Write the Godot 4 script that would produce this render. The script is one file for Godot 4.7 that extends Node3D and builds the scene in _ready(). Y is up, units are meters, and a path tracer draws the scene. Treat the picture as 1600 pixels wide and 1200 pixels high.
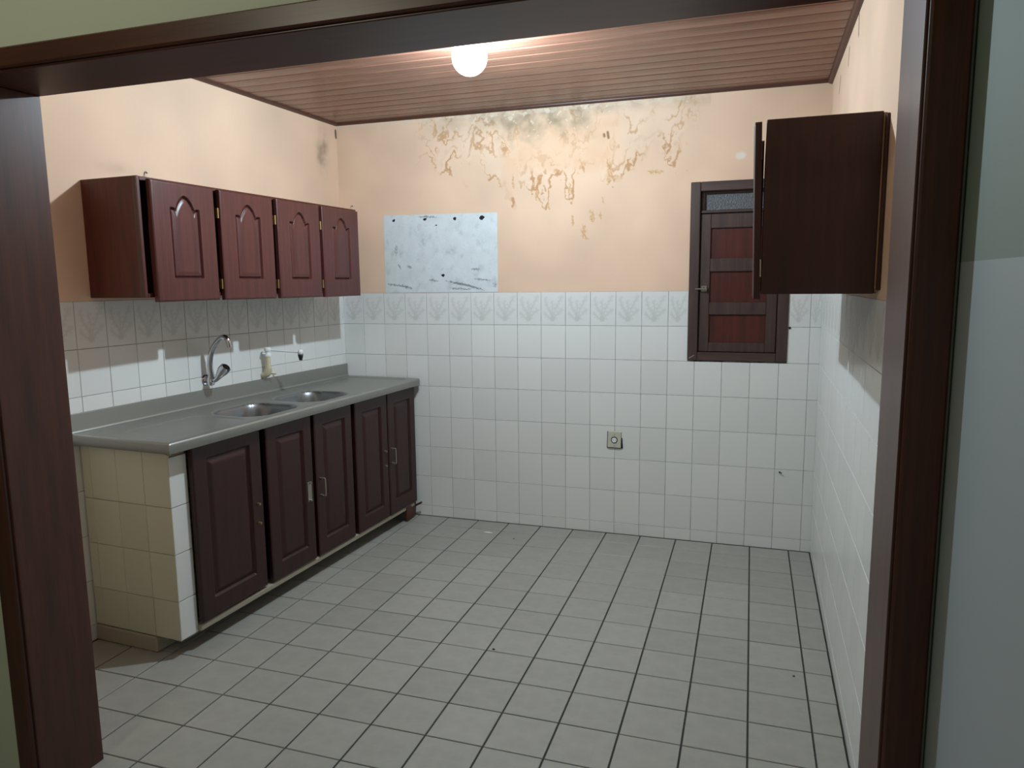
extends Node3D
# An empty kitchen seen through a wide cased opening. x right, y up, z towards the viewer; the back wall is z = 0.

const SLANT_L = 0.055      # the left wall runs out of square: x = -0.055 z
const SLANT_R = 0.008      # the right wall: x = 2.842 - 0.008 z
const RIGHT_X = 2.842
const CEIL = 2.47
const TILE_TOP = 1.425
const TW = 0.14708
const TH = 0.194
const DOOR_Z = 2.526       # kitchen side of the wall with the opening
const HALL_Z = 2.726       # hall side of it
const BULB = Vector3(1.388, 2.376, 1.27)

var M := {}
var rng := RandomNumberGenerator.new()
var taken := {}


func _ready():
	rng.seed = 7
	# ---- camera
	var cam := Camera3D.new()
	cam.name = "camera"
	var fw := Vector3(-0.30967964, -0.13829562, -0.94072995)
	var right := Vector3(0.95027515, -0.01088863, -0.31122111)
	var up := Vector3(-0.03279726, 0.99033114, -0.13479087)
	cam.transform = Transform3D(Basis(right, up, -fw).orthonormalized(), Vector3(2.49193, 1.48147, 4.12573))
	cam.keep_aspect = Camera3D.KEEP_HEIGHT
	cam.fov = rad_to_deg(2.0 * atan(600.0 / 1134.33))
	cam.near = 0.05
	cam.far = 60.0
	cam.current = true
	add_child(cam)
	# ---- environment: night outside, everything is lit by lamps
	var we := WorldEnvironment.new()
	we.name = "environment"
	var env := Environment.new()
	env.background_mode = Environment.BG_COLOR
	env.background_color = Color(0.02, 0.025, 0.035)
	env.ambient_light_source = Environment.AMBIENT_SOURCE_DISABLED
	env.tonemap_mode = Environment.TONE_MAPPER_LINEAR
	env.tonemap_exposure = 1.0
	env.sdfgi_enabled = true
	env.ssao_enabled = true
	env.ssil_enabled = true
	we.environment = env
	add_child(we)
	# ---- lamps: the bare bulb of the kitchen, and the weak lamp of the hall behind the viewer
	var lamp := OmniLight3D.new()
	lamp.name = "kitchen_light"
	lamp.position = BULB
	lamp.light_color = Color(0.85, 0.945, 1.0)
	lamp.light_energy = 2.35
	lamp.omni_range = 20.0
	lamp.omni_attenuation = 2.0
	lamp.light_size = 0.022
	lamp.shadow_enabled = true
	add_child(lamp)
	var hall := OmniLight3D.new()
	hall.name = "hall_light"
	hall.position = Vector3(0.9, 2.42, 4.15)
	hall.light_color = Color(1.0, 0.99, 0.9)
	hall.light_energy = 0.54
	hall.omni_range = 20.0
	hall.omni_attenuation = 2.0
	hall.light_size = 0.06
	hall.shadow_enabled = true
	add_child(hall)

	make_materials()
	build_floor()
	build_back_wall()
	build_left_wall()
	build_right_wall()
	build_front_wall()
	build_ceiling()
	build_hall()
	build_window()
	build_door_frame()
	build_sink_base()
	build_worktop()
	build_wall_cabinet()
	build_small_wall_cabinet()
	build_faucet()
	build_plastic_tap()
	build_bulb()
	build_hall_lamp()
	build_outlet()
	build_oddments()


# ------------------------------------------------------------------ helpers: naming
func numbered(called: String) -> String:
	if not taken.has(called):
		taken[called] = 0
		return called
	taken[called] += 1
	return "%s_%03d" % [called, taken[called]]


func thing(called: String, label: String, category: String, at := Vector3.ZERO, turn := 0.0, group := "") -> Node3D:
	var o := Node3D.new()
	o.name = numbered(called)
	add_child(o, true)
	o.position = at
	o.rotation.y = turn
	o.set_meta("label", label)
	o.set_meta("category", category)
	if group != "":
		o.set_meta("group", group)
	return o


func obj(called: String, mesh: Mesh, mat: Material, parent: Node, at := Vector3.ZERO, basis := Basis.IDENTITY) -> MeshInstance3D:
	var o := MeshInstance3D.new()
	o.name = called
	if parent == self:
		o.name = numbered(called)
	o.mesh = mesh
	o.material_override = mat
	o.transform = Transform3D(basis, at)
	o.cast_shadow = GeometryInstance3D.SHADOW_CASTING_SETTING_ON
	parent.add_child(o, true)
	return o


func struct_root(called: String, label: String, category: String, at := Vector3.ZERO, turn := 0.0) -> Node3D:
	var o := thing(called, label, category, at, turn)
	o.set_meta("kind", "structure")
	return o


# ------------------------------------------------------------------ helpers: meshes
func new_st() -> SurfaceTool:
	var st := SurfaceTool.new()
	st.begin(Mesh.PRIMITIVE_TRIANGLES)
	return st


func tri(st: SurfaceTool, a: Vector3, b: Vector3, c: Vector3, out: Vector3, ua := Vector2.ZERO, ub := Vector2.ZERO, uc := Vector2.ZERO):
	var n := (b - a).cross(c - a)
	if n.length_squared() < 1e-16:
		return
	n = n.normalized()
	if n.dot(out) > 0.0:      # clockwise front faces
		var t := b
		b = c
		c = t
		var tu := ub
		ub = uc
		uc = tu
	else:
		n = -n
	for k in 3:
		st.set_normal(n)
		st.set_uv([ua, ub, uc][k])
		st.add_vertex([a, b, c][k])


func quad(st: SurfaceTool, a: Vector3, b: Vector3, c: Vector3, d: Vector3, out: Vector3, ua := Vector2(0, 1), ub := Vector2(1, 1), uc := Vector2(1, 0), ud := Vector2(0, 0)):
	tri(st, a, b, c, out, ua, ub, uc)
	tri(st, a, c, d, out, ua, uc, ud)


# a box with chamfered edges, centred at c
func add_box(st: SurfaceTool, c: Vector3, size: Vector3, bev := 0.002, basis := Basis.IDENTITY):
	var h := size * 0.5
	bev = min(bev, min(h.x, min(h.y, h.z)) * 0.9)
	var P = func(sx, sy, sz, ax):   # a corner, seen from the face across axis ax
		var v := Vector3(sx * h.x, sy * h.y, sz * h.z)
		for k in 3:
			if k != ax:
				v[k] -= bev * [sx, sy, sz][k]
		return c + basis * v
	for ax in 3:
		var a1 := (ax + 1) % 3
		var a2 := (ax + 2) % 3
		for s in [-1, 1]:
			var q := []
			for k in [[-1, -1], [1, -1], [1, 1], [-1, 1]]:
				var sg := [0, 0, 0]
				sg[ax] = s
				sg[a1] = k[0]
				sg[a2] = k[1]
				q.append(P.call(sg[0], sg[1], sg[2], ax))
			var out := Vector3.ZERO
			out[ax] = s
			quad(st, q[0], q[1], q[2], q[3], basis * out)
		for s1 in [-1, 1]:
			for s2 in [-1, 1]:
				var q := []
				for e in [-1, 1]:
					var sg := [0, 0, 0]
					sg[ax] = e
					sg[a1] = s1
					sg[a2] = s2
					q.append(P.call(sg[0], sg[1], sg[2], a1))
					q.append(P.call(sg[0], sg[1], sg[2], a2))
				var out := Vector3.ZERO
				out[a1] = s1
				out[a2] = s2
				quad(st, q[0], q[1], q[3], q[2], basis * out)
	for sx in [-1, 1]:
		for sy in [-1, 1]:
			for sz in [-1, 1]:
				tri(st, P.call(sx, sy, sz, 0), P.call(sx, sy, sz, 1), P.call(sx, sy, sz, 2), basis * Vector3(sx, sy, sz))


func box(size: Vector3, bev := 0.002) -> ArrayMesh:
	var st := new_st()
	add_box(st, Vector3.ZERO, size, bev)
	return st.commit()


# box mesh between two corners
func span(a: Vector3, b: Vector3, bev := 0.002) -> ArrayMesh:
	var st := new_st()
	add_box(st, (a + b) * 0.5, (b - a).abs(), bev)
	return st.commit()


func add_span(st: SurfaceTool, a: Vector3, b: Vector3, bev := 0.002):
	add_box(st, (a + b) * 0.5, (b - a).abs(), bev)


# a tile: front in its local xy plane at z = 0, bevelled rim, sides reaching back
func tile_mesh(w: float, h: float, deep: float, bev: float) -> ArrayMesh:
	var st := new_st()
	var x := w * 0.5
	var y := h * 0.5
	var o := [Vector3(-x, -y, -bev), Vector3(x, -y, -bev), Vector3(x, y, -bev), Vector3(-x, y, -bev)]
	var i := [Vector3(-x + bev, -y + bev, 0), Vector3(x - bev, -y + bev, 0), Vector3(x - bev, y - bev, 0), Vector3(-x + bev, y - bev, 0)]
	quad(st, i[0], i[1], i[2], i[3], Vector3.BACK)
	for k in 4:
		var n := (k + 1) % 4
		var out: Vector3 = (o[k] + o[n]) * 0.5
		quad(st, o[k], o[n], i[n], i[k], Vector3(out.x, out.y, 0).normalized() + Vector3(0, 0, 1))
		quad(st, o[k] - Vector3(0, 0, deep), o[n] - Vector3(0, 0, deep), o[n], o[k], Vector3(out.x, out.y, 0))
	return st.commit()


# smooth tube along points, with a radius for each
func add_tube(st: SurfaceTool, pts: Array, radii: Array, segs := 12, caps := true):
	var rings := []
	var prev := Vector3.ZERO
	for k in pts.size():
		var d: Vector3 = (pts[min(k + 1, pts.size() - 1)] - pts[max(k - 1, 0)]).normalized()
		var side: Vector3 = prev
		if k == 0:
			side = d.cross(Vector3.UP if abs(d.y) < 0.9 else Vector3.RIGHT).normalized()
		else:
			side = (prev - d * prev.dot(d)).normalized()
		prev = side
		var other := d.cross(side)
		var ring := []
		for s in segs:
			var a := TAU * s / segs
			ring.append([pts[k] + (side * cos(a) + other * sin(a)) * radii[k], side * cos(a) + other * sin(a)])
		rings.append(ring)
	for k in pts.size() - 1:
		for s in segs:
			var n := (s + 1) % segs
			smooth_quad(st, rings[k][s], rings[k][n], rings[k + 1][n], rings[k + 1][s])
	if caps:
		for e in [0, pts.size() - 1]:
			var d: Vector3 = (pts[0] - pts[1]) if e == 0 else (pts[-1] - pts[-2])
			for s in segs:
				tri(st, pts[e], rings[e][s][0], rings[e][(s + 1) % segs][0], d)


func smooth_quad(st: SurfaceTool, a, b, c, d):
	smooth_tri(st, a, b, c)
	smooth_tri(st, a, c, d)


func smooth_tri(st: SurfaceTool, a, b, c):
	var n: Vector3 = (b[0] - a[0]).cross(c[0] - a[0])
	if n.length_squared() < 1e-18:
		return
	var q := [a, b, c]
	if n.dot(a[1] + b[1] + c[1]) > 0.0:
		q = [a, c, b]
	for v in q:
		st.set_normal(v[1])
		st.set_uv(Vector2(v[0].x, v[0].y))
		st.add_vertex(v[0])


# turned shape round an axis: profile of Vector2(radius, height)
func add_lathe(st: SurfaceTool, prof: Array, at := Vector3.ZERO, basis := Basis.IDENTITY, segs := 24):
	var nrm := []
	for k in prof.size():
		var t: Vector2 = prof[min(k + 1, prof.size() - 1)] - prof[max(k - 1, 0)]
		nrm.append(Vector2(t.y, -t.x).normalized())
	for k in prof.size() - 1:
		for s in segs:
			var v := []
			for e in [[k, s], [k, s + 1], [k + 1, s + 1], [k + 1, s]]:
				var a: float = TAU * e[1] / segs
				var p: Vector2 = prof[e[0]]
				var n: Vector2 = nrm[e[0]]
				v.append([at + basis * Vector3(p.x * cos(a), p.y, p.x * sin(a)), basis * Vector3(n.x * cos(a), n.y, n.x * sin(a))])
			smooth_quad(st, v[0], v[1], v[2], v[3])


func lathe(prof: Array, segs := 24) -> ArrayMesh:
	var st := new_st()
	add_lathe(st, prof, Vector3.ZERO, Basis.IDENTITY, segs)
	return st.commit()


func bend(pts: Array, steps := 6) -> Array:      # Catmull-Rom through the points
	var out := []
	for k in pts.size() - 1:
		var p0: Vector3 = pts[max(k - 1, 0)]
		var p1: Vector3 = pts[k]
		var p2: Vector3 = pts[k + 1]
		var p3: Vector3 = pts[min(k + 2, pts.size() - 1)]
		for s in steps:
			out.append(p1.cubic_interpolate(p2, p0, p3, float(s) / steps))
	out.append(pts[-1])
	return out


# ------------------------------------------------------------------ materials
func noise(sd: int, freq: float, oct := 4) -> FastNoiseLite:
	var n := FastNoiseLite.new()
	n.seed = sd
	n.noise_type = FastNoiseLite.TYPE_SIMPLEX_SMOOTH
	n.frequency = freq
	n.fractal_octaves = oct
	return n


func wood_texture(sd: int, along_v: bool, dark: Color, light: Color) -> ImageTexture:
	var s := 512
	var img := Image.create(s, s, false, Image.FORMAT_RGB8)
	var a := noise(sd, 0.02, 4)
	var b := noise(sd + 1, 0.25, 2)
	for y in s:
		for x in s:
			var u := float(x) if along_v else float(y)
			var v := float(y) if along_v else float(x)
			# fold at the seam so that it repeats
			v = abs(v - 256.0)
			u = abs(u - 256.0)
			var g := 0.5 + 0.6 * a.get_noise_2d(u, v * 0.07) + 0.22 * b.get_noise_2d(u, v * 0.03)
			img.set_pixel(x, y, dark.lerp(light, clampf(g, 0.0, 1.0)))
	img.generate_mipmaps()
	return ImageTexture.create_from_image(img)


func speckle(sd: int, freq: float, lo: float, hi: float, oct := 4, s := 512) -> ImageTexture:
	var img := Image.create(s, s, false, Image.FORMAT_RGB8)
	var a := noise(sd, freq, oct)
	for y in s:
		for x in s:
			var u: float = abs(x - s * 0.5)
			var v: float = abs(y - s * 0.5)
			var g: float = lerp(lo, hi, clampf(0.5 + 0.7 * a.get_noise_2d(u, v), 0.0, 1.0))
			img.set_pixel(x, y, Color(g, g, g))
	img.generate_mipmaps()
	return ImageTexture.create_from_image(img)


func mat(col: Color, rough := 0.6, tex: Texture2D = null, scale := 1.0, metal := 0.0) -> StandardMaterial3D:
	var m := StandardMaterial3D.new()
	m.albedo_color = col
	m.roughness = rough
	m.metallic = metal
	if tex:
		m.albedo_texture = tex
		m.uv1_triplanar = true
		m.uv1_scale = Vector3.ONE * scale
	return m


func make_materials():
	var W := Color(1, 1, 1)
	var gv := wood_texture(11, true, Color8(58, 36, 32), Color8(92, 58, 50))
	var gh := wood_texture(21, false, Color8(58, 36, 32), Color8(92, 58, 50))
	var gc := wood_texture(31, false, Color8(96, 65, 53), Color8(146, 106, 88))
	M.wood_v = mat(Color(0.98, 0.95, 0.95), 0.36, gv, 2.2)
	M.wood_h = mat(Color(0.98, 0.95, 0.95), 0.36, gh, 2.2)
	M.door_wood = mat(Color(1.08, 0.88, 0.9), 0.38, gv, 2.6)
	M.base_wood = mat(Color(0.68, 0.47, 0.49), 0.42, gv, 2.6)
	M.panel_red = mat(Color(0.98, 0.72, 0.7), 0.4, gv, 2.4)
	M.side_wood = mat(Color(1.0, 0.68, 0.5), 0.5, gv, 2.0)
	M.window_wood = mat(Color(0.9, 1.06, 1.1), 0.45, gv, 2.2)
	M.window_wood_h = mat(Color(0.9, 1.06, 1.1), 0.45, gh, 2.2)
	M.dark_wood = mat(Color(0.74, 0.54, 0.52), 0.5, gv, 2.0)
	M.frame_v = mat(Color(0.98, 0.84, 0.72), 0.37, gv, 1.7)
	M.frame_h = mat(Color(0.98, 0.84, 0.72), 0.37, gh, 1.7)
	M.plank = []
	for k in 4:
		var m := mat(Color(1.02 + 0.03 * k, 1.0 + 0.03 * k, 1.0 + 0.028 * k), 0.27, gc, 1.3)
		m.uv1_offset = Vector3(0.23 * k, 0, 0.31 * k)
		M.plank.append(m)
	M.plank_back = mat(Color8(40, 24, 18), 0.8)
	M.trim = mat(Color(1.0, 0.98, 0.9), 0.45, gh, 2.0)
	M.raw_wood = mat(Color8(160, 124, 94), 0.8)
	M.tile = []
	for k in 4:
		var g: float = [1.0, 0.985, 0.993, 0.975][k]
		M.tile.append(mat(Color(0.885 * g, 0.885 * g, 0.87 * g), 0.22))
	M.tile_decor = mat(W, 0.25)
	M.tile_decor.albedo_color = Color(1, 1, 1)
	M.tile_decor.albedo_texture = flower_texture()
	M.old_tile = []
	for k in 3:
		var g: float = [1.0, 0.97, 0.985][k]
		M.old_tile.append(mat(Color(0.78 * g, 0.785 * g, 0.70 * g), 0.3))
	M.grout = mat(Color8(162, 160, 152), 0.9, speckle(43, 0.03, 0.3, 1.0), 1.1)
	M.floor_tile = []
	var ft := speckle(45, 0.012, 0.945, 1.0, 5)
	for k in 5:
		var g: float = [1.0, 0.985, 0.992, 0.975, 1.01][k]
		var m := mat(Color(0.65 * g, 0.645 * g, 0.615 * g), 0.42, ft, 1.9)
		m.uv1_offset = Vector3(0.37 * k, 0, 0.21 * k)
		M.floor_tile.append(m)
	M.floor_grout = mat(Color8(72, 70, 64), 0.95)
	M.peach = mat(Color8(230, 196, 168), 0.8)
	M.hall_paint = mat(Color8(190, 193, 177), 0.75)
	M.hall_side = mat(Color8(116, 127, 117), 0.7)
	M.hall_dado = mat(Color8(148, 155, 157), 0.5)
	M.masonry = mat(Color8(150, 140, 128), 0.95)
	M.plaster = mat(Color8(162, 153, 136), 0.9)
	M.steel = mat(Color8(158, 158, 152), 0.40, null, 1.0, 0.72)
	M.bowl = mat(Color8(132, 134, 136), 0.33, null, 1.0, 0.9)
	M.chrome = mat(Color8(205, 207, 212), 0.14, null, 1.0, 1.0)
	M.dull_metal = mat(Color8(176, 172, 160), 0.34, null, 1.0, 0.9)
	M.brass = mat(Color8(196, 166, 110), 0.35, null, 1.0, 0.9)
	M.white_plastic = mat(Color8(236, 238, 236), 0.35)
	M.ivory = mat(Color8(206, 198, 168), 0.45)
	M.black_plastic = mat(Color8(24, 24, 26), 0.45)
	M.outlet = mat(Color8(192, 190, 172), 0.45)
	M.dark = mat(Color8(30, 28, 26), 0.9)
	M.crumb = mat(Color8(40, 36, 32), 0.9)
	M.paper = mat(Color8(236, 236, 232), 0.9)
	M.glass = mat(Color(0.40, 0.41, 0.42, 0.85), 0.35)
	M.glass.transparency = BaseMaterial3D.TRANSPARENCY_ALPHA
	var gn := FastNoiseLite.new()
	gn.seed = 5
	gn.frequency = 0.09
	var gi := gn.get_seamless_image(256, 256)
	gi.bump_map_to_normal_map(6.0)
	M.glass.normal_enabled = true
	M.glass.normal_texture = ImageTexture.create_from_image(gi)
	M.glass.normal_scale = 0.8
	M.glass.uv1_triplanar = true
	M.glass.uv1_scale = Vector3.ONE * 4.0
	M.bulb = mat(Color(1, 1, 1), 0.4)
	M.bulb.emission_enabled = true
	M.bulb.emission = Color(0.95, 0.98, 1.0)
	M.bulb.emission_energy_multiplier = 3.0
	M.hall_bulb = mat(Color(1, 1, 1), 0.4)
	M.hall_bulb.emission_enabled = true
	M.hall_bulb.emission = Color(1.0, 0.96, 0.85)
	M.hall_bulb.emission_energy_multiplier = 1.0


func stroke(img: Image, a: Vector2, b: Vector2, wid: float, col: Color, k: float):
	var lo := Vector2(min(a.x, b.x), min(a.y, b.y)) - Vector2.ONE * (wid + 2)
	var hi := Vector2(max(a.x, b.x), max(a.y, b.y)) + Vector2.ONE * (wid + 2)
	for y in range(max(0, int(lo.y)), min(img.get_height(), int(hi.y) + 1)):
		for x in range(max(0, int(lo.x)), min(img.get_width(), int(hi.x) + 1)):
			var p := Vector2(x, y)
			var d := p.distance_to(Geometry2D.get_closest_point_to_segment(p, a, b))
			var s := clampf(1.0 - (d - wid * 0.5) / (wid * 0.5 + 0.6), 0.0, 1.0)
			if s > 0.0:
				img.set_pixel(x, y, img.get_pixel(x, y).lerp(col, s * k))


# a spray of grey leaves and blossoms, the print on the top row of tiles
func flower_texture() -> ImageTexture:
	var img := Image.create(150, 196, false, Image.FORMAT_RGB8)
	img.fill(Color(0.87, 0.87, 0.855))
	var r := RandomNumberGenerator.new()
	r.seed = 3
	var g := Color(0.80, 0.80, 0.785)
	var stems := [[Vector2(72, 168), Vector2(60, 120), Vector2(34, 84), Vector2(24, 40)], [Vector2(72, 168), Vector2(84, 112), Vector2(104, 70), Vector2(128, 24)], [Vector2(72, 168), Vector2(102, 128), Vector2(128, 104)], [Vector2(72, 168), Vector2(40, 146), Vector2(20, 126)], [Vector2(66, 140), Vector2(72, 96), Vector2(66, 56)]]
	for s in stems:
		for k in s.size() - 1:
			stroke(img, s[k], s[k + 1], 2.0, g, 0.75)
			var dir: Vector2 = (s[k + 1] - s[k]).normalized()
			for t in 4:
				var p: Vector2 = s[k].lerp(s[k + 1], (t + 0.5) / 4.0)
				var a := dir.rotated((0.9 if t % 2 else -0.9) + r.randf_range(-0.3, 0.3))
				stroke(img, p, p + a * r.randf_range(9, 17), r.randf_range(6, 10), g, 0.4)
		for t in 5:
			var c: Vector2 = s[-1] + Vector2(5, 0).rotated(TAU * t / 5)
			stroke(img, c, c + Vector2(4, 0).rotated(TAU * t / 5), 5.0, g.lightened(0.15), 0.5)
	for t in 7:
		var c: Vector2 = Vector2(72, 158) + Vector2(7, 0).rotated(TAU * t / 7)
		stroke(img, c, c + Vector2(6, 0).rotated(TAU * t / 7), 6.0, g, 0.6)
	img.generate_mipmaps()
	return ImageTexture.create_from_image(img)


# a soft irregular smear along a line, thin at its ends
func smear(img: Image, a: Vector2, b: Vector2, wid: float, col: Color, k: float, sd: int):
	var n := noise(sd, 0.11, 3)
	var pad := Vector2.ONE * wid * 2.0
	var lo := Vector2(min(a.x, b.x), min(a.y, b.y)) - pad
	var hi := Vector2(max(a.x, b.x), max(a.y, b.y)) + pad
	for y in range(max(0, int(lo.y)), min(img.get_height(), int(hi.y) + 1)):
		for x in range(max(0, int(lo.x)), min(img.get_width(), int(hi.x) + 1)):
			var p := Vector2(x, y) + Vector2(n.get_noise_2d(x, y), n.get_noise_2d(x + 300, y)) * wid * 1.3
			var t := clampf((p - a).dot(b - a) / max((b - a).length_squared(), 0.01), 0.0, 1.0)
			var d := p.distance_to(a.lerp(b, t)) / (wid * (0.35 + 0.65 * sin(PI * clampf(t, 0.04, 0.96))))
			var s := exp(-d * d * 1.6) * (0.75 + 0.9 * n.get_noise_2d(x * 2.0 + 90, y * 2.0))
			if s > 0.02:
				img.set_pixel(x, y, img.get_pixel(x, y).lerp(col, clampf(s * k, 0.0, 1.0)))


func smooth(a: float, b: float, x: float) -> float:
	return smoothstep(a, b, x)


func band(x: float, a: float, b: float, soft: float) -> float:
	return smoothstep(a - soft, a + soft, x) * (1.0 - smoothstep(b - soft, b + soft, x))


# peach paint of the back wall with the water damage under the ceiling; covers x 0..2.88, y 1.425..2.5
func damp_texture() -> ImageTexture:
	var w := 1152
	var h := 430
	var img := Image.create(w, h, false, Image.FORMAT_RGB8)
	var base := Color8(230, 196, 168)
	var n1 := noise(101, 3.2, 4)
	var n2 := noise(102, 5.5, 4)
	var n3 := noise(103, 1.6, 3)
	var n4 := noise(104, 24.0, 3)
	for j in h:
		var y := 2.5 - (j + 0.5) * 0.0025
		for i in w:
			var x := (i + 0.5) * 0.0025
			var c := base
			var b := n3.get_noise_2d(x, y)
			c = c.darkened(clampf(0.03 + 0.06 * b, 0.0, 0.1))
			var reach := band(x, 0.62, 2.14, 0.12)
			if reach > 0.001:
				# how far down the damp has come at this x
				var low := 2.17 - 0.13 * exp(-pow((x - 1.42) / 0.32, 2.0)) - 0.03 * exp(-pow((x - 0.92) / 0.12, 2.0)) + 0.14 * (1.0 - reach) + 0.05 * n1.get_noise_2d(x * 3.0, 7.0)
				var wob := 0.035 * n2.get_noise_2d(x * 3.5, y * 3.5)
				var f: float = (y - low) * 0.8 + 0.24 * n1.get_noise_2d(x * 1.75 + wob, y * 0.8) + wob
				# brown tide lines where successive wettings stopped
				for lev in [0.0, 0.10, 0.215]:
					var d: float = abs(f - lev - 0.02 * n2.get_noise_2d(x * 6.0, y * 6.0 + lev * 9.0))
					var k: float = (1.0 - smoothstep(0.004, 0.024, d)) * smoothstep(-0.25, 0.2, n2.get_noise_2d(x * 0.7 + lev * 31.0, y * 0.5))
					k += 0.22 * (1.0 - smoothstep(0.0, 0.05, d)) * smoothstep(0.0, 0.4, n2.get_noise_2d(x * 1.3 + lev * 17.0, y * 0.9))
					c = c.lerp(Color8(176, 126, 80), clampf(k * reach * 0.75, 0.0, 0.75))
				c = c.lerp(Color8(222, 176, 138), 0.6 * band(x, 1.12, 1.78, 0.08) * band(y, 2.12, 2.38, 0.05))
				# bleached paint inside
				if f > 0.0:
					c = c.lerp(Color8(234, 212, 192), 0.35 * smoothstep(0.0, 0.05, f) * reach * (0.5 + 0.5 * n2.get_noise_2d(x, y)))
				# grey mould close under the ceiling
				var m: float = band(x, 1.0, 1.62, 0.14) * smoothstep(2.24, 2.40, y + 0.10 * n1.get_noise_2d(x * 2.0, y * 2.0)) + 0.5 * band(x, 0.62, 1.0, 0.1) * smoothstep(2.3, 2.44, y)
				m += 0.55 * band(x, 1.62, 2.3, 0.1) * smoothstep(2.38, 2.45, y)
				m *= 0.6 + 0.7 * n2.get_noise_2d(x * 1.6, y * 1.6)
				c = c.lerp(Color8(152, 134, 110), clampf(m * 0.85, 0.0, 0.85))
				# flaked spots
				if m > 0.25 and n4.get_noise_2d(x * 0.6, y * 0.6) > 0.42:
					c = c.lerp(Color8(222, 206, 186), 0.6)
			# chipped white line right under the trim
			if y > 2.435 + 0.014 * n4.get_noise_2d(x * 0.5, 1.0) and n4.get_noise_2d(x * 0.7, y) > -0.1 and x < 2.2:
				c = c.lerp(Color8(212, 200, 182), 0.45)
			img.set_pixel(i, j, c)
	# runs and drips of their own, by hand
	var brown := Color8(188, 138, 80)
	for s in [[1.49, 2.04, 1.485, 1.96, 4.0], [1.57, 1.80, 1.572, 1.735, 6.0], [1.575, 1.735, 1.60, 1.72, 4.0], [1.62, 1.88, 1.625, 1.82, 7.0], [1.665, 1.87, 1.67, 1.83, 3.5], [1.36, 1.94, 1.37, 1.90, 3.0], [1.30, 2.03, 1.29, 1.95, 3.0], [1.15, 2.1, 1.155, 2.03, 3.0], [1.93, 2.075, 2.01, 2.07, 5.0], [1.715, 2.15, 1.71, 2.02, 5.0], [1.70, 2.16, 1.735, 2.06, 3.0], [1.505, 1.86, 1.51, 1.80, 3.0], [1.68, 1.95, 1.685, 1.92, 3.0]]:
		smear(img, Vector2(s[0], 2.5 - s[1]) / 0.0025, Vector2(s[2], 2.5 - s[3]) / 0.0025, s[4] * 0.9, brown, 0.75, int(s[0] * 1000))
	for s in [[1.705, 2.30, 1.71, 2.27], [1.685, 2.29, 1.687, 2.28]]:
		stroke(img, Vector2(s[0], 2.5 - s[1]) / 0.0025, Vector2(s[2], 2.5 - s[3]) / 0.0025, 3.0, Color8(120, 84, 54), 0.7)
	# a dab of filler near the window
	stroke(img, Vector2(2.405, 2.5 - 2.13) / 0.0025, Vector2(2.42, 2.5 - 2.132) / 0.0025, 9.0, Color8(226, 220, 208), 0.8)
	img.generate_mipmaps()
	return ImageTexture.create_from_image(img)


# bare plaster where something hung: covers 0.75 x 0.47 m
func patch_texture() -> ImageTexture:
	var w := 375
	var h := 235
	var img := Image.create(w, h, false, Image.FORMAT_RGB8)
	var a := noise(201, 0.02, 4)
	var b := noise(202, 0.09, 3)
	var e := noise(203, 0.014, 3)
	for y in h:
		for x in w:
			var g: float = 0.835 + 0.03 * a.get_noise_2d(x, y)
			var k: float = smoothstep(0.18, 0.6, a.get_noise_2d(x * 1.3 + 40, y * 0.9)) * 0.3 + smoothstep(0.25, 0.6, b.get_noise_2d(x * 1.0, y * 1.4)) * 0.2
			k += 0.55 * exp(-pow((x - 132.0) / 10.0, 2.0) - pow((y - 80.0) / 22.0, 2.0)) * (0.7 + b.get_noise_2d(x, y))
			k += 0.35 * exp(-pow((x - 230.0) / 18.0, 2.0) - pow((y - 108.0) / 16.0, 2.0)) * (0.7 + b.get_noise_2d(x, y))
			k *= 0.3 + 0.6 * abs(e.get_noise_2d(x, y))
			img.set_pixel(x, y, Color(g * 0.975, g, g * 1.01).lerp(Color(0.46, 0.48, 0.49), clampf(k, 0.0, 0.8)))
	var dk := Color(0.36, 0.37, 0.37)
	for s in [[205, 200, 300, 218], [230, 203, 330, 228], [10, 208, 80, 215], [60, 214, 92, 222], [150, 195, 180, 200], [290, 165, 318, 166], [220, 222, 290, 226], [78, 152, 92, 158], [48, 148, 55, 162], [300, 195, 350, 200], [120, 6, 180, 8]]:
		smear(img, Vector2(s[0], s[1]), Vector2(s[2], s[3]), 3.2, dk, 0.75, int(s[0]) * 7 + int(s[1]))
	for s in [[366, 205, 366, 220], [40, 92, 40, 118]]:
		smear(img, Vector2(s[0], s[1]), Vector2(s[2], s[3]), 5.0, dk, 0.6, int(s[0]))
	img.generate_mipmaps()
	return ImageTexture.create_from_image(img)


# peach paint with a smudge and cracks; u to the right as seen from the room, covers len x 1.075 m from y 1.425
func side_texture(len: float, smudges: Array, cracks: Array) -> ImageTexture:
	var w := int(len / 0.005)
	var h := 215
	var img := Image.create(w, h, false, Image.FORMAT_RGB8)
	var a := noise(301, 0.006, 3)
	var b := noise(302, 0.05, 3)
	for y in h:
		for x in w:
			var c := Color8(230, 196, 168).darkened(clampf(0.03 + 0.06 * a.get_noise_2d(x, y), 0.0, 0.1))
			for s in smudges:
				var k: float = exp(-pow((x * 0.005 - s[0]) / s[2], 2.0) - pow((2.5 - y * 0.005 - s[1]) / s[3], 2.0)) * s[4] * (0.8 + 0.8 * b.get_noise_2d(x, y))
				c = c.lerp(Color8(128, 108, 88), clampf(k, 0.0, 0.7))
			img.set_pixel(x, y, c)
	for s in cracks:
		stroke(img, Vector2(s[0], 2.5 - s[1]) / 0.005, Vector2(s[2], 2.5 - s[3]) / 0.005, 1.6, Color8(70, 50, 40), 0.9)
	img.generate_mipmaps()
	return ImageTexture.create_from_image(img)


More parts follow.
